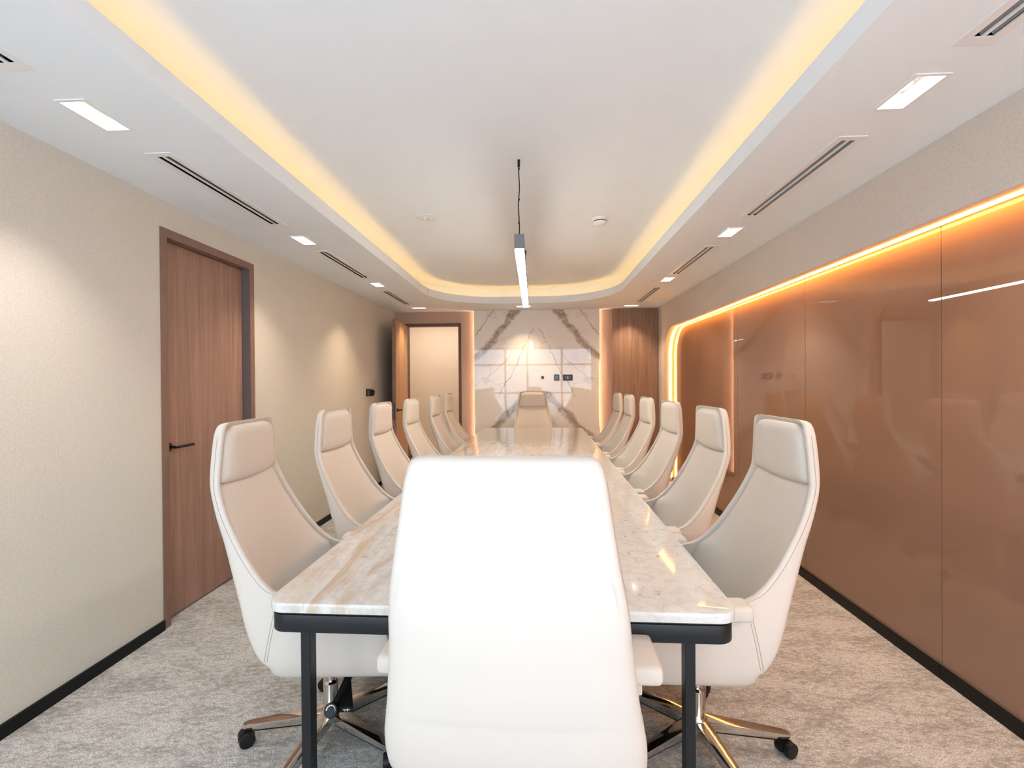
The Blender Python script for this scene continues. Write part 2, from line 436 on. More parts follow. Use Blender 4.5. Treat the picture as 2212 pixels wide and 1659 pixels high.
# ------------------------------------------------------------------ left wall and its closed door
DY0, DY1, DZ = 2.489, 3.350, 2.257       # outer frame of the closed door
wl = MB()
wl.box(XL - 0.14, XL, YF - 0.15, DY0, 0, H + 0.02); wl.box(XL - 0.14, XL, DY1, YB + 0.05, 0, H + 0.02); wl.box(XL - 0.14, XL, DY0, DY1, DZ, H + 0.02)
wall_left = struct(wl.build('wall_left', 'wallpaper_left'), 'beige woven wallpaper wall with a closed door')
d1 = link('door_1', None, None, (XL, (DY0 + DY1) / 2, 0)); struct(d1, 'closed brown wood veneer door in the beige wall')
fw, hw = 0.048, (DY1 - DY0) / 2
MB().box(-0.14, 0.005, -hw, -hw + fw, 0, DZ).build('door_jamb', 'frame_wood', d1)
fj = MB().box(-0.14, 0.005, hw - fw, hw, 0, DZ).build('door_jamb', 'frame_wood', d1)
MB().box(-0.062, 0.0035, hw - fw - 0.002, hw - fw + 0.004, 0, DZ - fw).build('jamb_lining', 'jamb_grey', fj)
MB().box(-0.14, 0.005, -hw + fw, hw - fw, DZ - fw, DZ).build('door_head', 'frame_wood', d1)
lf = MB().box(-0.105, -0.058, -hw + fw + 0.003, hw - fw - 0.006, 0.012, DZ - fw - 0.004).build('door_leaf', 'door_wood', d1)
MB().box(-0.14, -0.112, -hw + 0.02, hw - 0.02, 0.0, DZ - 0.02).build('door_stop', 'duct_dark', d1)
def lever(parent, origin, out, along, length=0.135):
    o, n, a = Vector(origin), Vector(out), Vector(along); h = MB()
    h.cyl(o, o + n * 0.008, 0.026, n=24); h.cyl(o + n * 0.008, o + n * 0.050, 0.009, n=14)
    h.tube([o + n * 0.046, o + n * 0.052 + a * 0.012, o + n * 0.053 + a * length], 0.009, 10)
    return h.build('door_handle', 'black_metal', parent, smooth=True)
lever(lf, (-0.058, -hw + fw + 0.065, 1.008), (1, 0, 0), (0, 1, 0))
bs = MB().box(XL, XL + 0.012, YF, DY0, 0, 0.056); struct(bs.build('baseboard_left', 'skirting_black'), 'black skirting along beige wall')
bs = MB().box(XL, XL + 0.012, DY1, YB, 0, 0.056); struct(bs.build('baseboard_left', 'skirting_black'), 'black skirting along beige wall beyond the closed door')

# ------------------------------------------------------------------ back wall, open door, corridor
BX0, BX1, BZ = -1.950, -1.105, 2.243     # outer frame of the open doorway
wb = MB(); wb.box(XL - 0.1, BX0, YB, YB + 0.12, 0, H + 0.02); wb.box(BX1, XG + 0.1, YB, YB + 0.12, 0, H + 0.02); wb.box(BX0, BX1, YB, YB + 0.12, BZ, H + 0.02)
wall_back = struct(wb.build('wall_back', 'wallpaper_back'), 'pinkish brown fabric wall at the far end')
d2 = link('door_2', None, None, (BX0, YB, 0)); struct(d2, 'open wood door standing against the beige wall')
W2 = BX1 - BX0
MB().box(0, 0.042, -0.006, 0.126, 0, BZ).build('door_jamb', 'dark_frame', d2)
MB().box(W2 - 0.042, W2, -0.006, 0.126, 0, BZ).build('door_jamb', 'dark_frame', d2)
MB().box(0.042, W2 - 0.042, -0.006, 0.126, BZ - 0.040, BZ).build('door_head', 'dark_frame', d2)
ang = math.atan2(0.80, 0.066)            # leaf swung in, nearly parallel to the beige wall
lf2 = link('door_leaf', MB().box(-0.046, 0.0, -0.80, 0.0, 0.010, BZ - 0.038).mesh('open_leaf', 'leaf_wood'), d2, (0.044, -0.012, 0), (0, 0, math.pi / 2 - ang))
MB().box(-0.0465, 0.0, -0.8015, -0.7985, 0.010, BZ - 0.038).build('leaf_edge', 'frame_wood', lf2)
MB().box(-0.034, -0.014, -0.8035, -0.80, 0.880, 1.110).build('lock_plate', 'plate_black', lf2)
lever(lf2, (0.0, -0.735, 1.01), (1, 0, 0), (0, 1, 0))
lever(lf2, (-0.046, -0.735, 1.01), (-1, 0, 0), (0, 1, 0), 0.12)
k = thing('key_ring', 'small silver key hanging from the lock of the open door', 'key', (-1.922, 6.066, 0.955))
MB().tube([(0.014 * math.cos(R(a)), 0, -0.010 + 0.014 * math.sin(R(a))) for a in range(0, 360, 20)], 0.0018, 6, True).build('ring', 'chrome', k)
kb = MB().cyl((-0.001, -0.0015, -0.036), (-0.001, 0.0015, -0.036), 0.013, n=18); kb.box(-0.005, 0.003, -0.0012, 0.0012, -0.086, -0.040); kb.box(0.003, 0.007, -0.0012, 0.0012, -0.080, -0.072)
kb.build('key_blade', 'chrome', k)
bs = MB().box(BX1, -0.91, YB - 0.012, YB, 0, 0.056); struct(bs.build('baseboard_back', 'skirting_black'), 'black skirting beside the open doorway')
cw = MB().box(-3.6, 0.4, 8.40, 8.52, 0, 2.6); struct(cw.build('wall_corridor', 'corridor_paint'), 'peach wall of the corridor seen through the doorway')
cw = MB().box(-3.6, -3.5, YB + 0.12, 8.40, 0, 2.6).box(0.3, 0.4, YB + 0.12, 8.40, 0, 2.6).box(-3.5, 0.3, YB + 0.12, YB + 0.14, BZ + 0.1, 2.6).box(-3.5, BX0 - 0.1, YB + 0.12, YB + 0.14, 0, BZ + 0.1).box(BX1 + 0.1, 0.3, YB + 0.12, YB + 0.14, 0, BZ + 0.1)
struct(cw.build('wall_corridor_side', 'corridor_paint'), 'corridor walls beyond the doorway')
struct(MB().box(-3.6, 0.4, YB + 0.12, 8.5, 2.6, 2.66).build('ceiling_corridor', 'ceiling_paint'), 'corridor ceiling beyond the doorway')
struct(MB().box(-3.6, XL - 0.15, YB + 0.1, 8.6, -0.1, 0).build('floor_corridor', 'carpet'), 'corridor carpet beyond the doorway')
struct(MB().box(-3.5, 0.3, 8.388, 8.40, 0, 0.056).build('baseboard_corridor', 'skirting_black'), 'black skirting of the corridor wall')
ll = bpy.data.lights.new('corridor_lamp', 'AREA'); ll.shape = 'RECTANGLE'; ll.size = 1.6; ll.size_y = 0.5; ll.energy = E_CORR; ll.color = (1.0, 0.88, 0.74)
link('corridor_lamp', ll, None, (-1.6, 7.6, 2.58))

# marble feature panel, wood panel, their LED strips
mp_ = MB().box(-0.905, 0.911, YM, YM + 0.020, 0.0, H - 0.001).build('marble_panel', 'wall_marble', wall_back, bevel=(0.0015, 1))
mp_['label'] = 'polished white book-matched marble panel with brown veins'
bk = MB().box(-0.86, 0.866, YM + 0.020, YB, 0.0, H - 0.001).build('backing_board', 'duct_dark', mp_)
for nm, x0, lab in (('l', -0.872, 'pale LED strip behind the left edge of the marble panel'), ('r', 0.868, 'pale LED strip behind the right edge of the marble panel')):
    o = MB().box(x0, x0 + 0.010, YM + 0.032, YM + 0.046, 0.02, H - 0.004).build('marble_led_strip', 'marble_led'); tag(o, lab, 'light strip')
wp = MB().box(1.089, XR - 0.001, YM - 0.012, YB, 0.056, H - 0.001).build('wood_panel', 'panel_wood', wall_back, bevel=(0.001, 1))
wp['label'] = 'tall brown wood veneer panel in the far right corner'
bs = MB().box(0.911, XG, YM - 0.020, YB, 0, 0.056); struct(bs.build('baseboard_back', 'skirting_black'), 'black skirting under the wood panel')

# things fixed to the marble
def plate(name, label, cat, x0, x1, z0, z1, kind):
    cx, cz = (x0 + x1) / 2, (z0 + z1) / 2; hx, hz = (x1 - x0) / 2, (z1 - z0) / 2
    t = thing(name, label, cat, (cx, YM, cz))
    MB().box(-hx, hx, -0.010, 0, -hz, hz).build('plate', 'plate_black', t, bevel=(0.003, 2))
    ins = MB().box(-hx + 0.016, hx - 0.016, -0.0125, -0.009, -hz + 0.014, hz - 0.014).build('insert', 'plate_blue' if kind == 1 else 'black_plastic', t)
    if kind == 1: MB().box(-0.007, 0.007, -0.0135, -0.012, -0.010, 0.010).build('port', 'plate_black', ins)
    else:
        MB().box(-0.006, 0.006, -0.0135, -0.012, -0.024, 0.024).build('indicator', 'print_white', ins)
        for sx in (-1, 1):
            for a, c in ((0.028, 0.016), (0.042, -0.004), (0.022, -0.012)):
                MB().box(sx * a - 0.007, sx * a + 0.007, -0.0135, -0.012, c - 0.008, c + 0.008).build('port', 'plate_blue', ins)
plate('data_socket', 'small square black and blue data socket on the marble', 'socket', 0.255, 0.328, 1.386, 1.473, 1)
plate('power_socket', 'wide black double power socket on the marble', 'socket', 0.382, 0.521, 1.385, 1.472, 2)
g = thing('cable_grommet', 'round dark cable hole in the marble left of the sockets', 'cable hole', (0.088, YM, 1.433))
gm = MB().cyl((0, -0.004, 0), (0, 0.0, 0), 0.028, n=24); gm.build('rim', 'white_metal', g, smooth=True)
MB().cyl((0, -0.0052, 0), (0, -0.001, 0), 0.023, n=24).build('hole', 'grommet', g, smooth=True)

# ------------------------------------------------------------------ right wall: bulkhead with rounded opening, glass, LED
OY0, OY1, OZ, OR = -0.05, 6.44, 2.075, 0.38
arch = [(OY0, 0.0)] + [(OY0 + OR - OR * math.cos(R(a)), OZ - OR + OR * math.sin(R(a))) for a in range(0, 91, 6)] + [(OY1 - OR + OR * math.sin(R(a)), OZ - OR + OR * math.cos(R(a))) for a in range(0, 91, 6)] + [(OY1, 0.0)]
outer = [(YF - 0.15, 0.0)] + arch + [(YB + 0.05, 0.0), (YB + 0.05, H + 0.02), (YF - 0.15, H + 0.02)]
bm = fill_loops('wall_right', [outer], None, lambda y, z: (XR, y, z))
for fc in bm.faces:
    if fc.normal.x > 0: fc.normal_flip()
pv = [(bm.verts.new((XR, y, z)), bm.verts.new((XG + 0.012, y, z))) for y, z in arch]
for i in range(len(pv) - 1): bm.faces.new((pv[i][0], pv[i][1], pv[i + 1][1], pv[i + 1][0]))
me = bpy.data.meshes.new('wall_right'); bm.to_mesh(me); bm.free(); me.materials.append(M['wallpaper_right'])
wall_right = struct(link('wall_right', me), 'beige papered bulkhead framing a tall brown glass wall')
MB().box(XG + 0.012, XG + 0.10, YF - 0.15, YB + 0.05, 0, H + 0.02).build('backing_wall', 'duct_dark', wall_right)
joints = [OY0 + 0.001, 1.151, 2.234, 3.317, 4.398, 5.476, OY1 - 0.001]
for i in range(6):
    g_ = 0.0022
    if i == 0: bm_ = MB().box(XG, XG + 0.010, OY0, joints[1] - g_, 0.0, OZ)
    else: bm_ = MB().box(XG, XG + 0.010, joints[i] + g_, joints[i + 1] - g_, 0.0, OZ)
    bm_.build('glass_panel', 'brown_glass', wall_right)
for i in range(1, 6):
    MB().box(XG + 0.004, XG + 0.011, joints[i] - 0.0021, joints[i] + 0.0021, 0.0, OZ).build('joint_seal', 'blade_grey', wall_right)
# LED strip lies on the inner half of the reveal
ins_ = [(OY0 + 0.004, 0.06)] + [(OY0 + OR - (OR - 0.004) * math.cos(R(a)), OZ - OR + (OR - 0.004) * math.sin(R(a))) for a in range(0, 91, 6)] + [(OY1 - OR + (OR - 0.004) * math.sin(R(a)), OZ - OR + (OR - 0.004) * math.cos(R(a))) for a in range(0, 91, 6)] + [(OY1 - 0.004, 0.06)]
vs = []; fs = []
for y, z in ins_: vs += [(XR + 0.064, y, z), (XR + 0.088, y, z)]
for i in range(len(ins_) - 1): fs.append((2 * i, 2 * i + 1, 2 * i + 3, 2 * i + 2))
o = MB().add(vs, fs); o = o.build('wall_led_strip', 'wall_led', fix=False)
sm = o.modifiers.new('thickness', 'SOLIDIFY'); sm.thickness = 0.0035; sm.offset = 0
tag(o, 'amber LED strip along the rounded edge above the brown glass wall', 'light strip')
for y0, y1 in ((OY0, 2.225), (2.227, OY1)):
    bs = MB().box(XB, XG, y0, y1, 0, 0.056); struct(bs.build('baseboard_right', 'skirting_black'), 'black skirting below the brown glass wall')
bs = MB().box(XR - 0.010, XR, OY1, YB - 0.09, 0, 0.056); struct(bs.build('baseboard_right', 'skirting_black'), 'short black skirting in the far right corner')

# ------------------------------------------------------------------ window wall behind the camera
wf = MB(); wf.box(XL - 0.1, WX0, YF - 0.14, YF, 0, H + 0.02); wf.box(WX1, XG + 0.1, YF - 0.14, YF, 0, H + 0.02); wf.box(WX0, WX1, YF - 0.14, YF, 0, WZ0); wf.box(WX0, WX1, YF - 0.14, YF, WZ1, H + 0.02)
struct(wf.build('wall_front', 'wallpaper_left'), 'beige wall around the window')
w1 = link('window_1', None, None, (WX0, YF - 0.10, WZ0)); struct(w1, 'wide daylight window with pale mullions')
ww, wh = WX1 - WX0, WZ1 - WZ0
fr = MB().box(0, ww, 0, 0.06, 0, 0.05).box(0, ww, 0, 0.06, wh - 0.05, wh).box(0, 0.05, 0, 0.06, 0.05, wh - 0.05).box(ww - 0.05, ww, 0, 0.06, 0.05, wh - 0.05)
fr.build('window_frame', 'window_frame', w1)
vx = [1.10, 1.77, 2.80]
for x in vx: MB().box(x - 0.03, x + 0.03, 0.004, 0.056, 0.05, wh - 0.05).build('mullion', 'window_frame', w1)
for z in (1.03 - WZ0, 1.88 - WZ0): MB().box(0.05, ww - 0.05, 0.002, 0.058, z - 0.025, z + 0.025).build('transom', 'window_frame', w1)
xs = [0.05] + vx + [ww - 0.05]; zs = [0.05, 1.03 - WZ0, 1.88 - WZ0, wh - 0.05]
for i in range(4):
    for j in range(3): MB().box(xs[i], xs[i + 1], 0.028, 0.034, zs[j], zs[j + 1]).build('pane', 'window_glass', w1)

# ------------------------------------------------------------------ ceiling fittings
def downlight_proto():
    t = link('downlight', None)
    a, b2 = DW, DLn; fr_ = MB()
    o2 = rect(-a - 0.009, a + 0.009, -b2 - 0.009, b2 + 0.009); i2 = rect(-a + 0.002, a - 0.002, -b2 + 0.002, b2 - 0.002)
    fr_.ring(o2, i2, -0.004, 0.001); fr_.build('trim_frame', 'white_metal', t)
    rf = MB(); d = 0.055; k2 = 0.86
    top = rect(-a * k2, a * k2, -b2 * 0.93, b2 * 0.93); bot = rect(-a, a, -b2, b2)
    rf.add([(x, y, 0) for x, y in bot] + [(x, y, d) for x, y in top], [(0, 1, 5, 4), (1, 2, 6, 5), (2, 3, 7, 6), (3, 0, 4, 7), (4, 5, 6, 7)])
    rf.build('reflector', 'reflector', t, fix=False)
    for s in (-1, 1):
        lp = MB().lathe([(0.034, 0), (0.034, -0.006), (0.030, -0.008)], (0, s * 0.046, d - 0.001), 20).build('lamp', 'lamp_glow', t, smooth=True)
        MB().lathe([(0.0405, 0.0), (0.0405, -0.005), (0.036, -0.005)], (0, s * 0.046, d - 0.001), 20).build('lamp_ring', 'white_metal', lp, smooth=True)
    return t
def add_spot(t, e, col, key):
    sl = bpy.data.lights.get('downlight_beam_' + key)
    if not sl:
        sl = bpy.data.lights.new('downlight_beam_' + key, 'SPOT'); sl.energy = e; sl.color = col; sl.spot_size = R(96); sl.spot_blend = 1.0; sl.shadow_soft_size = 0.022
    link('beam', sl, t, (0, 0, -0.012))
dl0 = downlight_proto()
sides = ['left'] * 3 + ['right'] * 3 + ['left', 'right']; ords = ['first in view', 'second in view', 'third in view'] * 2 + ['overhead out of view'] * 2
for i, (x, y) in enumerate(DL):
    t = dl0 if i == 0 else copy_tree(dl0)
    t.location = (x, y, H)
    tag(t, 'rectangular twin downlight in the %s ceiling margin, %s' % (sides[i], ords[i]), 'downlight', 'recessed twin downlights')
for i, (x, y) in enumerate(DLB):
    t = copy_tree(dl0); t.location = (x, y, H); t.rotation_euler = (0, 0, R(90))
    tag(t, ['rectangular downlight in the far ceiling margin above the open door', 'rectangular downlight in the far ceiling margin above the marble', 'rectangular downlight in the far ceiling margin above the wood panel'][i], 'downlight', 'recessed twin downlights')
for t in [o for o in COL.objects if o.name.startswith('downlight') and o.type == 'EMPTY']:
    yy = t.location.y
    if yy < 1.0: add_spot(t, E_SPOT * 0.40, (1.0, 0.92, 0.82), 'window_end')
    elif yy < 2.5: add_spot(t, E_SPOT * 0.90, (1.0, 0.90, 0.78), 'near')
    elif yy < 4.0: add_spot(t, E_SPOT * 0.85, (1.0, 0.82, 0.62), 'middle')
    else: add_spot(t, E_SPOT, WARM, 'far')

def vent_proto():
    t = link('air_diffuser', None)
    fr_ = MB(); a, b2 = VW, VL
    fr_.ring(rect(-a - 0.020, a + 0.020, -b2 - 0.022, b2 + 0.022), rect(-a + 0.010, a - 0.010, -b2 + 0.010, b2 - 0.010), -0.004, 0.001)
    fr_.build('frame', 'white_metal', t)
    MB().box(-0.006, 0.006, -b2 + 0.010, b2 - 0.010, -0.0035, 0.0015).build('centre_bar', 'white_metal', t)
    bx = MB(); d = 0.09
    bx.add([(-a, -b2, 0), (a, -b2, 0), (a, b2, 0), (-a, b2, 0), (-a, -b2, d), (a, -b2, d), (a, b2, d), (-a, b2, d)], [(0, 1, 5, 4), (1, 2, 6, 5), (2, 3, 7, 6), (3, 0, 4, 7), (4, 5, 6, 7)])
    bx.build('duct', 'duct_dark', t, fix=False)
    for x0 in (-0.030, 0.006):
        x1 = x0 + 0.024
        MB().hexa([(x1 - 0.001, -b2 + 0.011, 0.004), (x1 + 0.001, -b2 + 0.011, 0.004), (x1 + 0.001, b2 - 0.011, 0.004), (x1 - 0.001, b2 - 0.011, 0.004),
                   (x0 - 0.001, -b2 + 0.011, 0.048), (x0 + 0.001, -b2 + 0.011, 0.048), (x0 + 0.001, b2 - 0.011, 0.048), (x0 - 0.001, b2 - 0.011, 0.048)]).build('blade', 'blade_grey', t)
    return t
v0 = vent_proto()
vo_ = ['cut by the picture edge', 'nearest whole one', 'second whole one', 'farthest one'] * 2
for i, (x, y) in enumerate(VN):
    t = v0 if i == 0 else copy_tree(v0)
    t.location = (x, y, H)
    tag(t, 'white two-slot ceiling air diffuser on the %s, %s' % ('left' if i < 4 else 'right', vo_[i]), 'air vent', 'linear ceiling diffusers')

# pendant light bar
PY0, PY1 = 2.640, 4.700
pz0, pz1, pw = 2.127, 2.210, 0.0275
p = thing('pendant_light', 'long slim grey linear pendant light with a white glowing underside', 'pendant light', (-0.0925, PY0, pz0), R(0.25))
Ln = PY1 - PY0
MB().box(-pw, pw, 0.0, Ln, 0.006, pz1 - pz0).build('housing', 'aluminium', p, bevel=(0.0015, 1))
MB().box(-pw - 0.0008, pw + 0.0008, -0.003, 0.0, 0.001, pz1 - pz0 + 0.001).build('end_cap', 'aluminium', p, bevel=(0.001, 1))
MB().box(-pw - 0.0008, pw + 0.0008, Ln, Ln + 0.003, 0.001, pz1 - pz0 + 0.001).build('end_cap', 'aluminium', p, bevel=(0.001, 1))
MB().box(-pw + 0.0015, pw - 0.0015, 0.0, Ln, -0.003, 0.006).build('diffuser', 'pendant_glow', p)
hz = H2 - pz0
wig = [0, .0015, .001, -.001, -.0035, -.004, -.001, .002, .003, .001, -.001, -.002, 0]
c1 = MB().tube([(wig[i] + 0.0, 0.02, pz1 - pz0 + (hz - (pz1 - pz0)) * i / 12) for i in range(13)], 0.0032, 8).build('power_cord', 'black_plastic', p, smooth=True)
for zz in (0.30, 0.56, 0.90): MB().cyl((0.001 if zz > .5 else -.002, 0.02, hz * zz - 0.004), (0.001 if zz > .5 else -.002, 0.02, hz * zz + 0.004), 0.0048, n=10).build('cable_tie', 'black_plastic', c1)
MB().cyl((0, 0.02, hz - 0.040), (0, 0.02, hz), 0.0075, n=14).build('ceiling_gripper', 'black_metal', p, smooth=True)
MB().cyl((0.004, 1.86, pz1 - pz0), (0.004, 1.86, hz), 0.0011, n=6).build('steel_cable', 'aluminium', p)
MB().cyl((0.004, 1.86, hz - 0.040), (0.004, 1.86, hz), 0.0075, n=14).build('ceiling_gripper', 'black_metal', p, smooth=True)

# smoke detector and sprinkler cover
s = thing('smoke_detector', 'round white smoke detector on the raised ceiling', 'smoke detector', (0.500, 3.66, H2))
MB().lathe([(0.062, 0.0), (0.062, -0.012), (0.056, -0.022)], n=36).build('base', 'white_metal', s, smooth=True)
MB().lathe([(0.050, -0.020), (0.050, -0.031)], n=36).build('sensing_slot', 'black_plastic', s, smooth=True)
MB().lathe([(0.054, -0.029), (0.052, -0.040), (0.040, -0.049), (0.012, -0.051)], n=36).build('cap', 'white_metal', s, smooth=True)
s = thing('sprinkler_cover', 'flat round white sprinkler cover plate on the raised ceiling', 'sprinkler', (-0.841, 3.53, H2))
MB().lathe([(0.072, 0.0), (0.072, -0.004), (0.068, -0.006)], n=36).build('plate', 'white_metal', s, smooth=True)
MB().lathe([(0.032, -0.005), (0.032, -0.009), (0.028, -0.010)], n=28).build('ring', 'white_metal', s, smooth=True)
MB().lathe([(0.009, -0.008), (0.006, -0.020), (0.003, -0.026)], n=14).build('head', 'chrome', s, smooth=True)

# wall controls on the beige wall
t = thing('light_switch', 'flat black switch plate on the beige wall before the open door', 'switch', (XL, 5.655, 1.253))
sp_ = MB().box(0, 0.012, -0.047, 0.047, -0.045, 0.045).build('plate', 'plate_black', t, bevel=(0.002, 1))
MB().box(0.012, 0.016, -0.020, 0.020, -0.028, 0.028).build('rocker', 'aluminium', sp_, bevel=(0.001, 1))
t = thing('card_holder', 'boxy black card holder beside the flat switch plate', 'card holder', (XL, 5.785, 1.250))
MB().box(0, 0.010, -0.047, 0.047, -0.045, 0.045).build('plate', 'plate_black', t, bevel=(0.002, 1))
MB().hexa([(0.01, -0.040, -0.040), (0.028, -0.040, -0.040), (0.028, 0.040, -0.040), (0.01, 0.040, -0.040), (0.01, -0.040, 0.040), (0.036, -0.040, 0.024), (0.036, 0.040, 0.024), (0.01, 0.040, 0.040)]).build('slot_body', 'plate_black', t, bevel=(0.002, 1))

# ------------------------------------------------------------------ conference table
TYAW = -0.01233
cx_, cy_ = -0.1017, 3.7582
c_, s_ = math.cos(TYAW), math.sin(TYAW); oy = 2.7517
tab = thing('conference_table', 'long conference table with polished veined stone top on black metal frame', 'table', (c_ * cx_ - s_ * (cy_ - oy), s_ * cx_ + c_ * (cy_ - oy) + oy, 0), TYAW)
hw_, hl_ = 0.659, 2.492
MB().prism(rrect(-hw_, hw_, -hl_, hl_, 0.055, 8), 0.726, 0.755).build('table_top', 'table_stone', tab, smooth=True, bevel=(0.004, 2))
MB().ring(rrect(-hw_ + 0.012, hw_ - 0.012, -hl_ + 0.012, hl_ - 0.012, 0.045, 8), rrect(-hw_ + 0.05, hw_ - 0.05, -hl_ + 0.05, hl_ - 0.05, 0.01, 8), 0.717, 0.726).build('shadow_gap_rail', 'black_metal', tab, smooth=True)
MB().ring(rrect(-hw_ + 0.007, hw_ - 0.007, -hl_ + 0.007, hl_ - 0.007, 0.050, 8), rrect(-hw_ + 0.035, hw_ - 0.035, -hl_ + 0.035, hl_ - 0.035, 0.022, 8), 0.668, 0.718).build('apron', 'black_metal', tab, smooth=True, bevel=(0.003, 2))
MB().box(-hw_ + 0.03, hw_ - 0.03, -hl_ + 0.03, hl_ - 0.03, 0.700, 0.724).build('underframe', 'black_metal', tab)
for yy in (-hl_ + 0.050, -0.90, 0.90, hl_ - 0.050):
    for sx in (-1, 1):
        xx = 0.552 if sx < 0 else 0.535
        MB().box(sx * xx - 0.014, sx * xx + 0.014, yy - 0.019, yy + 0.019, 0.0, 0.700).build('leg', 'black_metal', tab, bevel=(0.0025, 2))

# ------------------------------------------------------------------ chairs
ROWS = [  # z, rear u, front-edge u, half width   (u points backwards)
    (1.236, .318, .306, .150), (1.2335, .328, .302, .167), (1.227, .336, .300, .179), (1.213, .343, .300, .185), (1.19, .347, .301, .191),
    (1.10, .351, .303, .204), (1.03, .347, .302, .215), (.95, .325, .275, .232), (.875, .302, .238, .244), (.783, .270, .182, .258),
    (.72, .249, .132, .268), (.69, .238, .098, .273), (.675, .233, .068, .276), (.664, .229, .015, .278), (.657, .226, -.06, .280), (.650, .223, -.16, .282),
    (.640, .220, -.235, .283), (.60, .207, -.268, .291), (.55, .190, -.288, .296), (.50, .170, -.298, .297), (.462, .146, -.30, .295),
    (.448, .128, -.30, .292), (.42, .118, -.30, .285), (.402, .100, -.295, .272), (.391, .075, -.288, .252), (.386, .040, -.280, .225)]
def row(z):
    for i in range(len(ROWS) - 1):
        a, b2 = ROWS[i], ROWS[i + 1]
        if b2[0] <= z <= a[0]:
            p0 = ROWS[max(i - 1, 0)]; p3 = ROWS[min(i + 2, len(ROWS) - 1)]; t = (a[0] - z) / (a[0] - b2[0]); out = []
            for k in (1, 2, 3):     # finite-difference hermite, clamped
                h = b2[0] - a[0]
                ma = (b2[k] - p0[k]) / (b2[0] - p0[0]) if p0 is not a else (b2[k] - a[k]) / h
                mb = (p3[k] - a[k]) / (p3[0] - a[0]) if p3 is not b2 else (b2[k] - a[k]) / h
                t2_, t3_ = t * t, t * t * t
                v = (2 * t3_ - 3 * t2_ + 1) * a[k] + (t3_ - 2 * t2_ + t) * h * ma + (-2 * t3_ + 3 * t2_) * b2[k] + (t3_ - t2_) * h * mb
                lo_, hi_ = min(a[k], b2[k]), max(a[k], b2[k]); out.append(min(max(v, lo_), hi_))
            return out
    return list(ROWS[-1][1:]) if z < ROWS[-1][0] else list(ROWS[0][1:])
def zlist():
    zs_ = []
    for i in range(len(ROWS) - 1):
        a, b2 = ROWS[i][0], ROWS[i + 1][0]; n = max(1, int(round((a - b2) / 0.022)))
        zs_ += [a + (b2 - a) * k / n for k in range(n)]
    return zs_ + [ROWS[-1][0]]
def section(ur, uf, w, nside=7, narc=11):
    """near front edge -> round the back -> far front edge"""
    u0 = ur - min(0.060, (ur - uf) * 0.86); pts = []
    for i in range(nside): pts.append((uf + (u0 - uf) * i / nside, -w))
    for i in range(2 * narc + 1):
        t = -math.pi / 2 + math.pi * i / (2 * narc)
        sv, cv = math.sin(t), math.cos(t)
        pts.append((u0 + (ur - u0) * abs(cv) ** 0.58, w * math.copysign(abs(sv) ** 0.58, sv)))
    for i in range(nside - 1, -1, -1): pts.append((uf + (u0 - uf) * i / nside, w))
    return pts
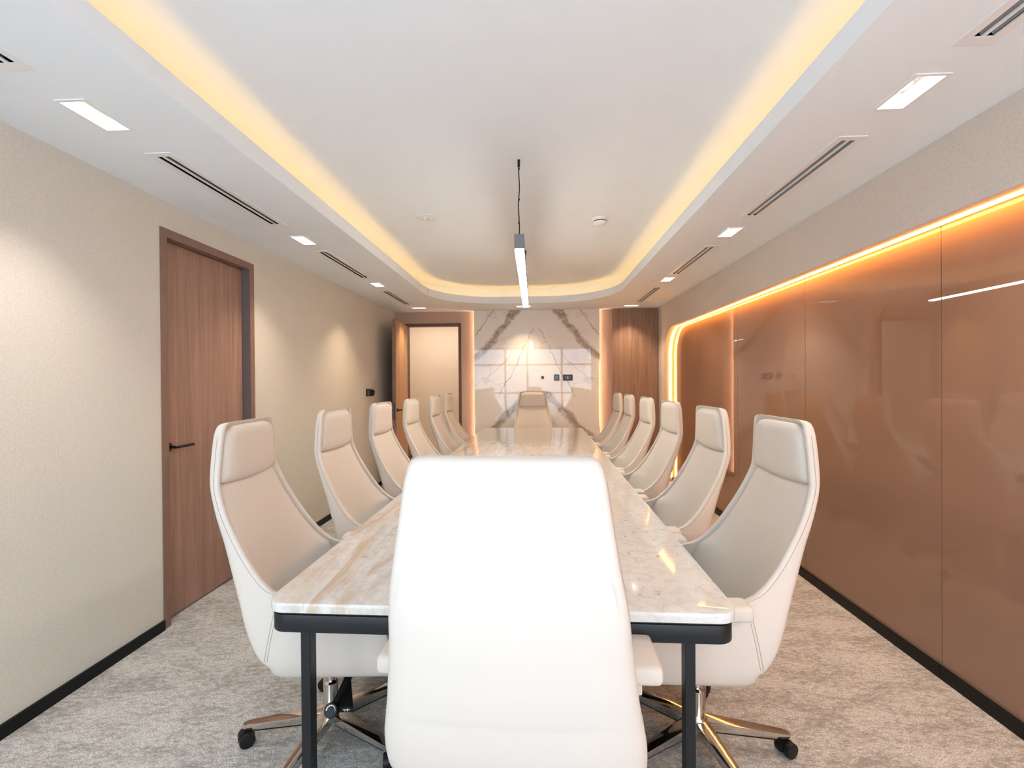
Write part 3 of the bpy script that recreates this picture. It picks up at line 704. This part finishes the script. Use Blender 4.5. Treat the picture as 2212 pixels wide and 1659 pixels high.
def make_chair():
    root = link('office_chair', None)
    # shell: outer skin, rolled front edge, inner skin
    mb = MB(); loops = []
    for z in zlist():
        ur, uf, w = row(z); th = min(0.026, (ur - uf) * 0.55)
        a = section(ur, uf, w); b2 = section(ur - th, uf + 0.001, w - 0.020)
        lip1 = [(uf - 0.004, w - 0.004), (uf - 0.0055, w - 0.010), (uf - 0.004, w - 0.016)]
        lip0 = [(u, -v) for u, v in lip1][::-1]
        loops.append([(u, v, z) for u, v in a + lip1 + b2[::-1] + lip0])
    n = len(loops[0])
    for lp in loops: mb.v += lp
    for i in range(len(loops) - 1):
        for k in range(n): mb.f.append((i * n + k, i * n + (k + 1) % n, (i + 1) * n + (k + 1) % n, (i + 1) * n + k))
    na = len(section(.3, .2, .2))
    for base in (0, (len(loops) - 1) * n):      # close top and bottom as quads between skins
        for k in range(na - 1):
            mb.f.append((base + k, base + k + 1, base + n - 4 - (k + 1), base + n - 4 - k))
        mb.f.append(tuple(base + j for j in (na - 1, na, na + 1, na + 2, na + 3)))
        mb.f.append(tuple(base + j for j in (n - 4, n - 3, n - 2, n - 1, 0)))
    shell = mb.build('shell', 'leather', root, smooth=True, angle=50)
    st = MB()
    for s in (-1, 1):
        zz = [1.19 - 0.02 * i for i in range(27)]
        pts = []
        for z in zz:
            ur, uf, w = row(z); pts.append((uf + min(0.011, (ur - uf) * 0.3), s * (w + 0.0002), z))
        st.tube(pts, 0.0009, 5)
        for du in (0.0, 0.009):
            pts = []
            for i in range(9):
                z = 0.632 - (0.632 - 0.470) * i / 8; ur, uf, w = row(z); pts.append((0.066 + du + 0.030 * (i / 8), s * (w + 0.0004), z))
            st.tube(pts, 0.0009, 5)
    st.build('stitching', 'piping', shell)['kind'] = 'stuff'
    # headrest cushion
    NT, NS = 26, 18; mb = MB()
    ts = [math.copysign(1 - (1 - abs(-1 + 2 * i / NT)) ** 1.7, -1 + 2 * i / NT) for i in range(NT + 1)]
    ss_ = [0.5 - 0.5 * math.cos(math.pi * i / NS) for i in range(NS + 1)]
    for layer in (0, 1):
        for s in ss_:
            for t in ts:
                zb = 1.027 - 0.010 * (1 - t * t); zt = 1.224 - 0.030 * abs(t) ** 7
                z = zb + (zt - zb) * s
                ur, uf, w = row(min(z, 1.19)); wv_ = (w - 0.021)
                h = (1 - abs(2 * s - 1) ** 7) ** 0.5 * (1 - abs(t) ** 9) ** 0.5
                u = uf + 0.016 - 0.036 * h - 0.004 * (1 - t * t) if layer == 0 else min(uf + 0.030, ur - 0.010)
                mb.v.append((u, t * wv_, z))
    nn_ = NT + 1; tot = nn_ * (NS + 1)
    for i in range(NS):
        for k in range(NT):
            a = i * nn_ + k; mb.f.append((a, a + 1, a + nn_ + 1, a + nn_)); mb.f.append((tot + a, tot + a + nn_, tot + a + nn_ + 1, tot + a + 1))
    ed = [k for k in range(nn_)] + [i * nn_ + NT for i in range(1, NS + 1)] + [NS * nn_ + k for k in range(NT - 1, -1, -1)] + [i * nn_ for i in range(NS - 1, 0, -1)]
    for i in range(len(ed)): j = (i + 1) % len(ed); mb.f.append((ed[i], ed[j], tot + ed[j], tot + ed[i]))
    mb.build('headrest_cushion', 'leather', root, smooth=True, angle=60)
    # backrest cushion
    CEN = [(1.030, .300), (1.00, .292), (.95, .276), (.90, .258), (.85, .240), (.80, .222), (.75, .203), (.70, .182), (.65, .158), (.60, .130), (.55, .095), (.515, .055), (.495, .01)]
    NT = 28; mb = MB(); rows_ = []
    for i in range(len(CEN) - 1):
        for k in range(3):
            t = k / 3; rows_.append((CEN[i][0] + (CEN[i + 1][0] - CEN[i][0]) * t, CEN[i][1] + (CEN[i + 1][1] - CEN[i][1]) * t))
    rows_.append(CEN[-1])
    ts = [-1 + 2 * i / NT for i in range(NT + 1)]
    for layer in (0, 1):
        for ri, (z, uc) in enumerate(rows_):
            ur, uf, w = row(z)
            ue = uf + 0.005 if z > 0.69 else max(uc - 0.085, uf + 0.005)
            if z <= 0.72 and z > 0.69: ue = max(ue, uc - 0.085)
            wv_ = w - 0.021
            for t in ts:
                u = uc + (ue - uc) * abs(t) ** 2.6 + (0.010 * max(0, abs(t) - 0.92) / 0.08)
                if ri < 3: u += 0.010 * (3 - ri) / 3
                if layer: u = min(u + 0.022, ur - 0.010)
                mb.v.append((u, t * wv_, z))
    nr = len(rows_); nn_ = NT + 1; tot = nn_ * nr
    for i in range(nr - 1):
        for k in range(NT):
            a = i * nn_ + k; mb.f.append((a, a + nn_, a + nn_ + 1, a + 1)); mb.f.append((tot + a, tot + a + 1, tot + a + nn_ + 1, tot + a + nn_))
    ed = [k for k in range(nn_)] + [i * nn_ + NT for i in range(1, nr)] + [(nr - 1) * nn_ + k for k in range(NT - 1, -1, -1)] + [i * nn_ for i in range(nr - 2, 0, -1)]
    for i in range(len(ed)): j = (i + 1) % len(ed); mb.f.append((ed[i], ed[j], tot + ed[j], tot + ed[i]))
    mb.build('backrest_cushion', 'leather', root, smooth=True, angle=60)
    MB().box(-.295, .115, -.262, .262, .405, .505).build('seat_cushion', 'leather', root, smooth=True, bevel=(.035, 5), angle=60)
    for s in (-1, 1):
        y0, y1 = sorted((s * .270, s * .354))
        ar = MB().box(-.262, .056, y0, y1, .642, .690).build('armrest', 'leather', root, smooth=True, bevel=(.020, 5), angle=60)
        MB().box(-.225, .035, min(s * .272, s * .306), max(s * .272, s * .306), .610, .650).build('arm_bracket', 'leather', ar, bevel=(.004, 2))
    MB().box(-.235, .050, -.190, .190, .372, .400).build('seat_pan', 'black_plastic', root, bevel=(.006, 2))
    mech = MB().hexa([(-.13, -.060, .315), (.07, -.060, .315), (.07, .060, .315), (-.13, .060, .315), (-.16, -.085, .374), (.11, -.085, .374), (.11, .085, .374), (-.16, .085, .374)]).build('tilt_mechanism', 'black_plastic', root, bevel=(.012, 3), smooth=True)
    # tension knob on a drooping stem, height lever
    kn = MB().cyl((-.135, .05, .362), (-.088, .228, .262), .0125, n=16).build('knob_stem', 'black_plastic', root, smooth=True)
    d = Vector((.020, .80, .42)).normalized(); k0 = Vector((-.089, .215, .256))
    kb_ = MB().cyl(k0, k0 + d * .030, .0235, n=28); kb_.cyl(k0 + d * .030, k0 + d * .034, .0235, .0205, n=28)
    knob = kb_.build('tension_knob', 'black_plastic', kn, smooth=True)
    q = d.orthogonal().normalized(); q = (Vector((0, 0, 1)) - d * d.z).normalized(); w_ = d.cross(q)
    mk = MB(); c0 = k0 + d * .0345
    for i in range(7):
        a0, a1 = R(-95 + i * 27), R(-95 + i * 27 + 22); r0, r1 = .0165 - .0006 * i - .001, .0165
        P = lambda r, a: c0 + q * (r * math.cos(a)) + w_ * (r * math.sin(a))
        mk.add([P(r0, a0), P(r1, a0), P(r1, a1), P(r0, a1)], [(0, 1, 2, 3)])
    mk.build('dial_marks', 'print_white', knob, fix=False)
    lv = MB().hexa([(-.105, .09, .300), (-.085, .09, .300), (-.112, .225, .250), (-.160, .225, .250), (-.105, .09, .312), (-.085, .09, .312), (-.112, .235, .275), (-.160, .235, .275)]).build('height_lever', 'black_plastic', root, bevel=(.003, 2))
    ic = MB().box(-.150, -.126, .2335, .2345, .2655, .2668).box(-.1425, -.1405, .2335, .2345, .2600, .2705).box(-.1335, -.1320, .2335, .2345, .2610, .2665)
    ic.build('lever_icon', 'print_white', lv)
    MB().lathe([(.014, 0.12), (.014, .33)], n=24).build('gas_piston', 'chrome', root, smooth=True)
    MB().lathe([(.0255, 0.055), (.0255, .215), (.018, .222)], n=28).build('gas_cylinder', 'chrome', root, smooth=True)
    MB().lathe([(.020, .300), (.024, .306), (.024, .320)], n=20).build('piston_collar', 'black_plastic', root, smooth=True)
    MB().lathe([(.030, .062), (.042, .070), (.044, .098), (.030, .118)], n=30).build('base_hub', 'chrome', root, smooth=True)
    # five-star base
    lg = MB().hexa([(.020, -.024, .074), (.300, -.014, .062), (.300, .014, .062), (.020, .024, .074), (.020, -.027, .112), (.305, -.0165, .083), (.305, .0165, .083), (.020, .027, .112)])
    lg.hexa([(.298, -.014, .063), (.322, -.010, .066), (.322, .010, .066), (.298, .014, .063), (.303, -.0165, .083), (.326, -.012, .078), (.326, .012, .078), (.303, .0165, .083)])
    leg_me = lg.mesh('base_leg', 'chrome', bevel=(.003, 2), smooth=True)
    und = MB().hexa([(.040, -.018, .066), (.280, -.010, .055), (.280, .010, .055), (.040, .018, .066), (.040, -.020, .0745), (.280, -.0125, .0635), (.280, .0125, .0635), (.040, .020, .0745)]).mesh('leg_underside', 'black_plastic')
    cas = MB().cyl((0, 0, .030), (0, 0, .066), .0055, n=10)
    arc = []
    for i in range(13):
        a = R(-10 + 200 * i / 12); arc.append((.0285 * math.cos(a), .027 + .0285 * math.sin(a)))
    nA = len(arc)
    for y0, y1 in ((-.006, .006),):
        cas.add([(x, y0, z) for x, z in arc] + [(x, y1, z) for x, z in arc], [tuple(range(nA))[::-1], tuple(range(nA, 2 * nA))] + [(i, (i + 1) % nA, nA + (i + 1) % nA, nA + i) for i in range(nA)])
    cas_me = cas.mesh('caster', 'black_plastic', smooth=True)
    wh_me = MB().cyl((0, .008, .027), (0, .029, .027), .027, n=26).mesh('wheel', 'black_plastic', smooth=True, bevel=(.003, 2))
    for kx in range(5):
        a = kx * 72
        l_ = link('base_leg', leg_me, root, None, (0, 0, R(a))); link('leg_underside', und, l_)
        cs = link('caster', cas_me, root, (.312 * math.cos(R(a)), .312 * math.sin(R(a)), 0), (0, 0, R(a * 1.7 + 30)))
        link('wheel', wh_me, cs); link('wheel', wh_me, cs, None, (0, 0, math.pi))
    return root
proto = make_chair()
GRP = 'high-back chairs around the conference table'
ordn = ['nearest the camera', 'second from the camera', 'third from the camera', 'fourth from the camera', 'fifth from the camera', 'sixth and farthest']
spots = []
for i, y in enumerate([1.745, 2.495, 3.230, 3.990, 4.870, 5.590]):
    spots.append((-0.800 + 0.0123 * (y - 1.75), y, math.pi, 'cream leather high-back chair on the plain-wall side of the table, ' + ordn[i], 6 - 3 * i))
for i, y in enumerate([1.780, 2.505, 3.275, 4.015, 4.825, 5.540]):
    spots.append((0.595 + 0.0123 * (y - 1.75), y, 0.0, 'cream leather high-back chair on the glass-wall side of the table, ' + ordn[i], -11 + 9 * i))
spots.append((-0.053, 1.185, -math.pi / 2 - 0.03, 'cream leather high-back chair seen from behind at the near table end', 20))
spots.append((-0.055, 6.190, math.pi / 2, 'cream leather high-back chair facing the camera before the marble', 15))
spots[0] = (-0.806, 1.765, math.pi + 0.07) + spots[0][3:]
for i, (x, y, rz, lab, base) in enumerate(spots):
    c = proto if i == 0 else copy_tree(proto)
    c.location = (x, y, 0); c.rotation_euler = (0, 0, rz)
    tag(c, lab, 'chair', GRP)
    for ch in c.children:       # every star base stands at its own angle
        if ch.name.startswith('base_leg') or ch.name.startswith('caster'):
            ch.matrix_local = Matrix.Rotation(R(base), 4, 'Z') @ ch.matrix_basis
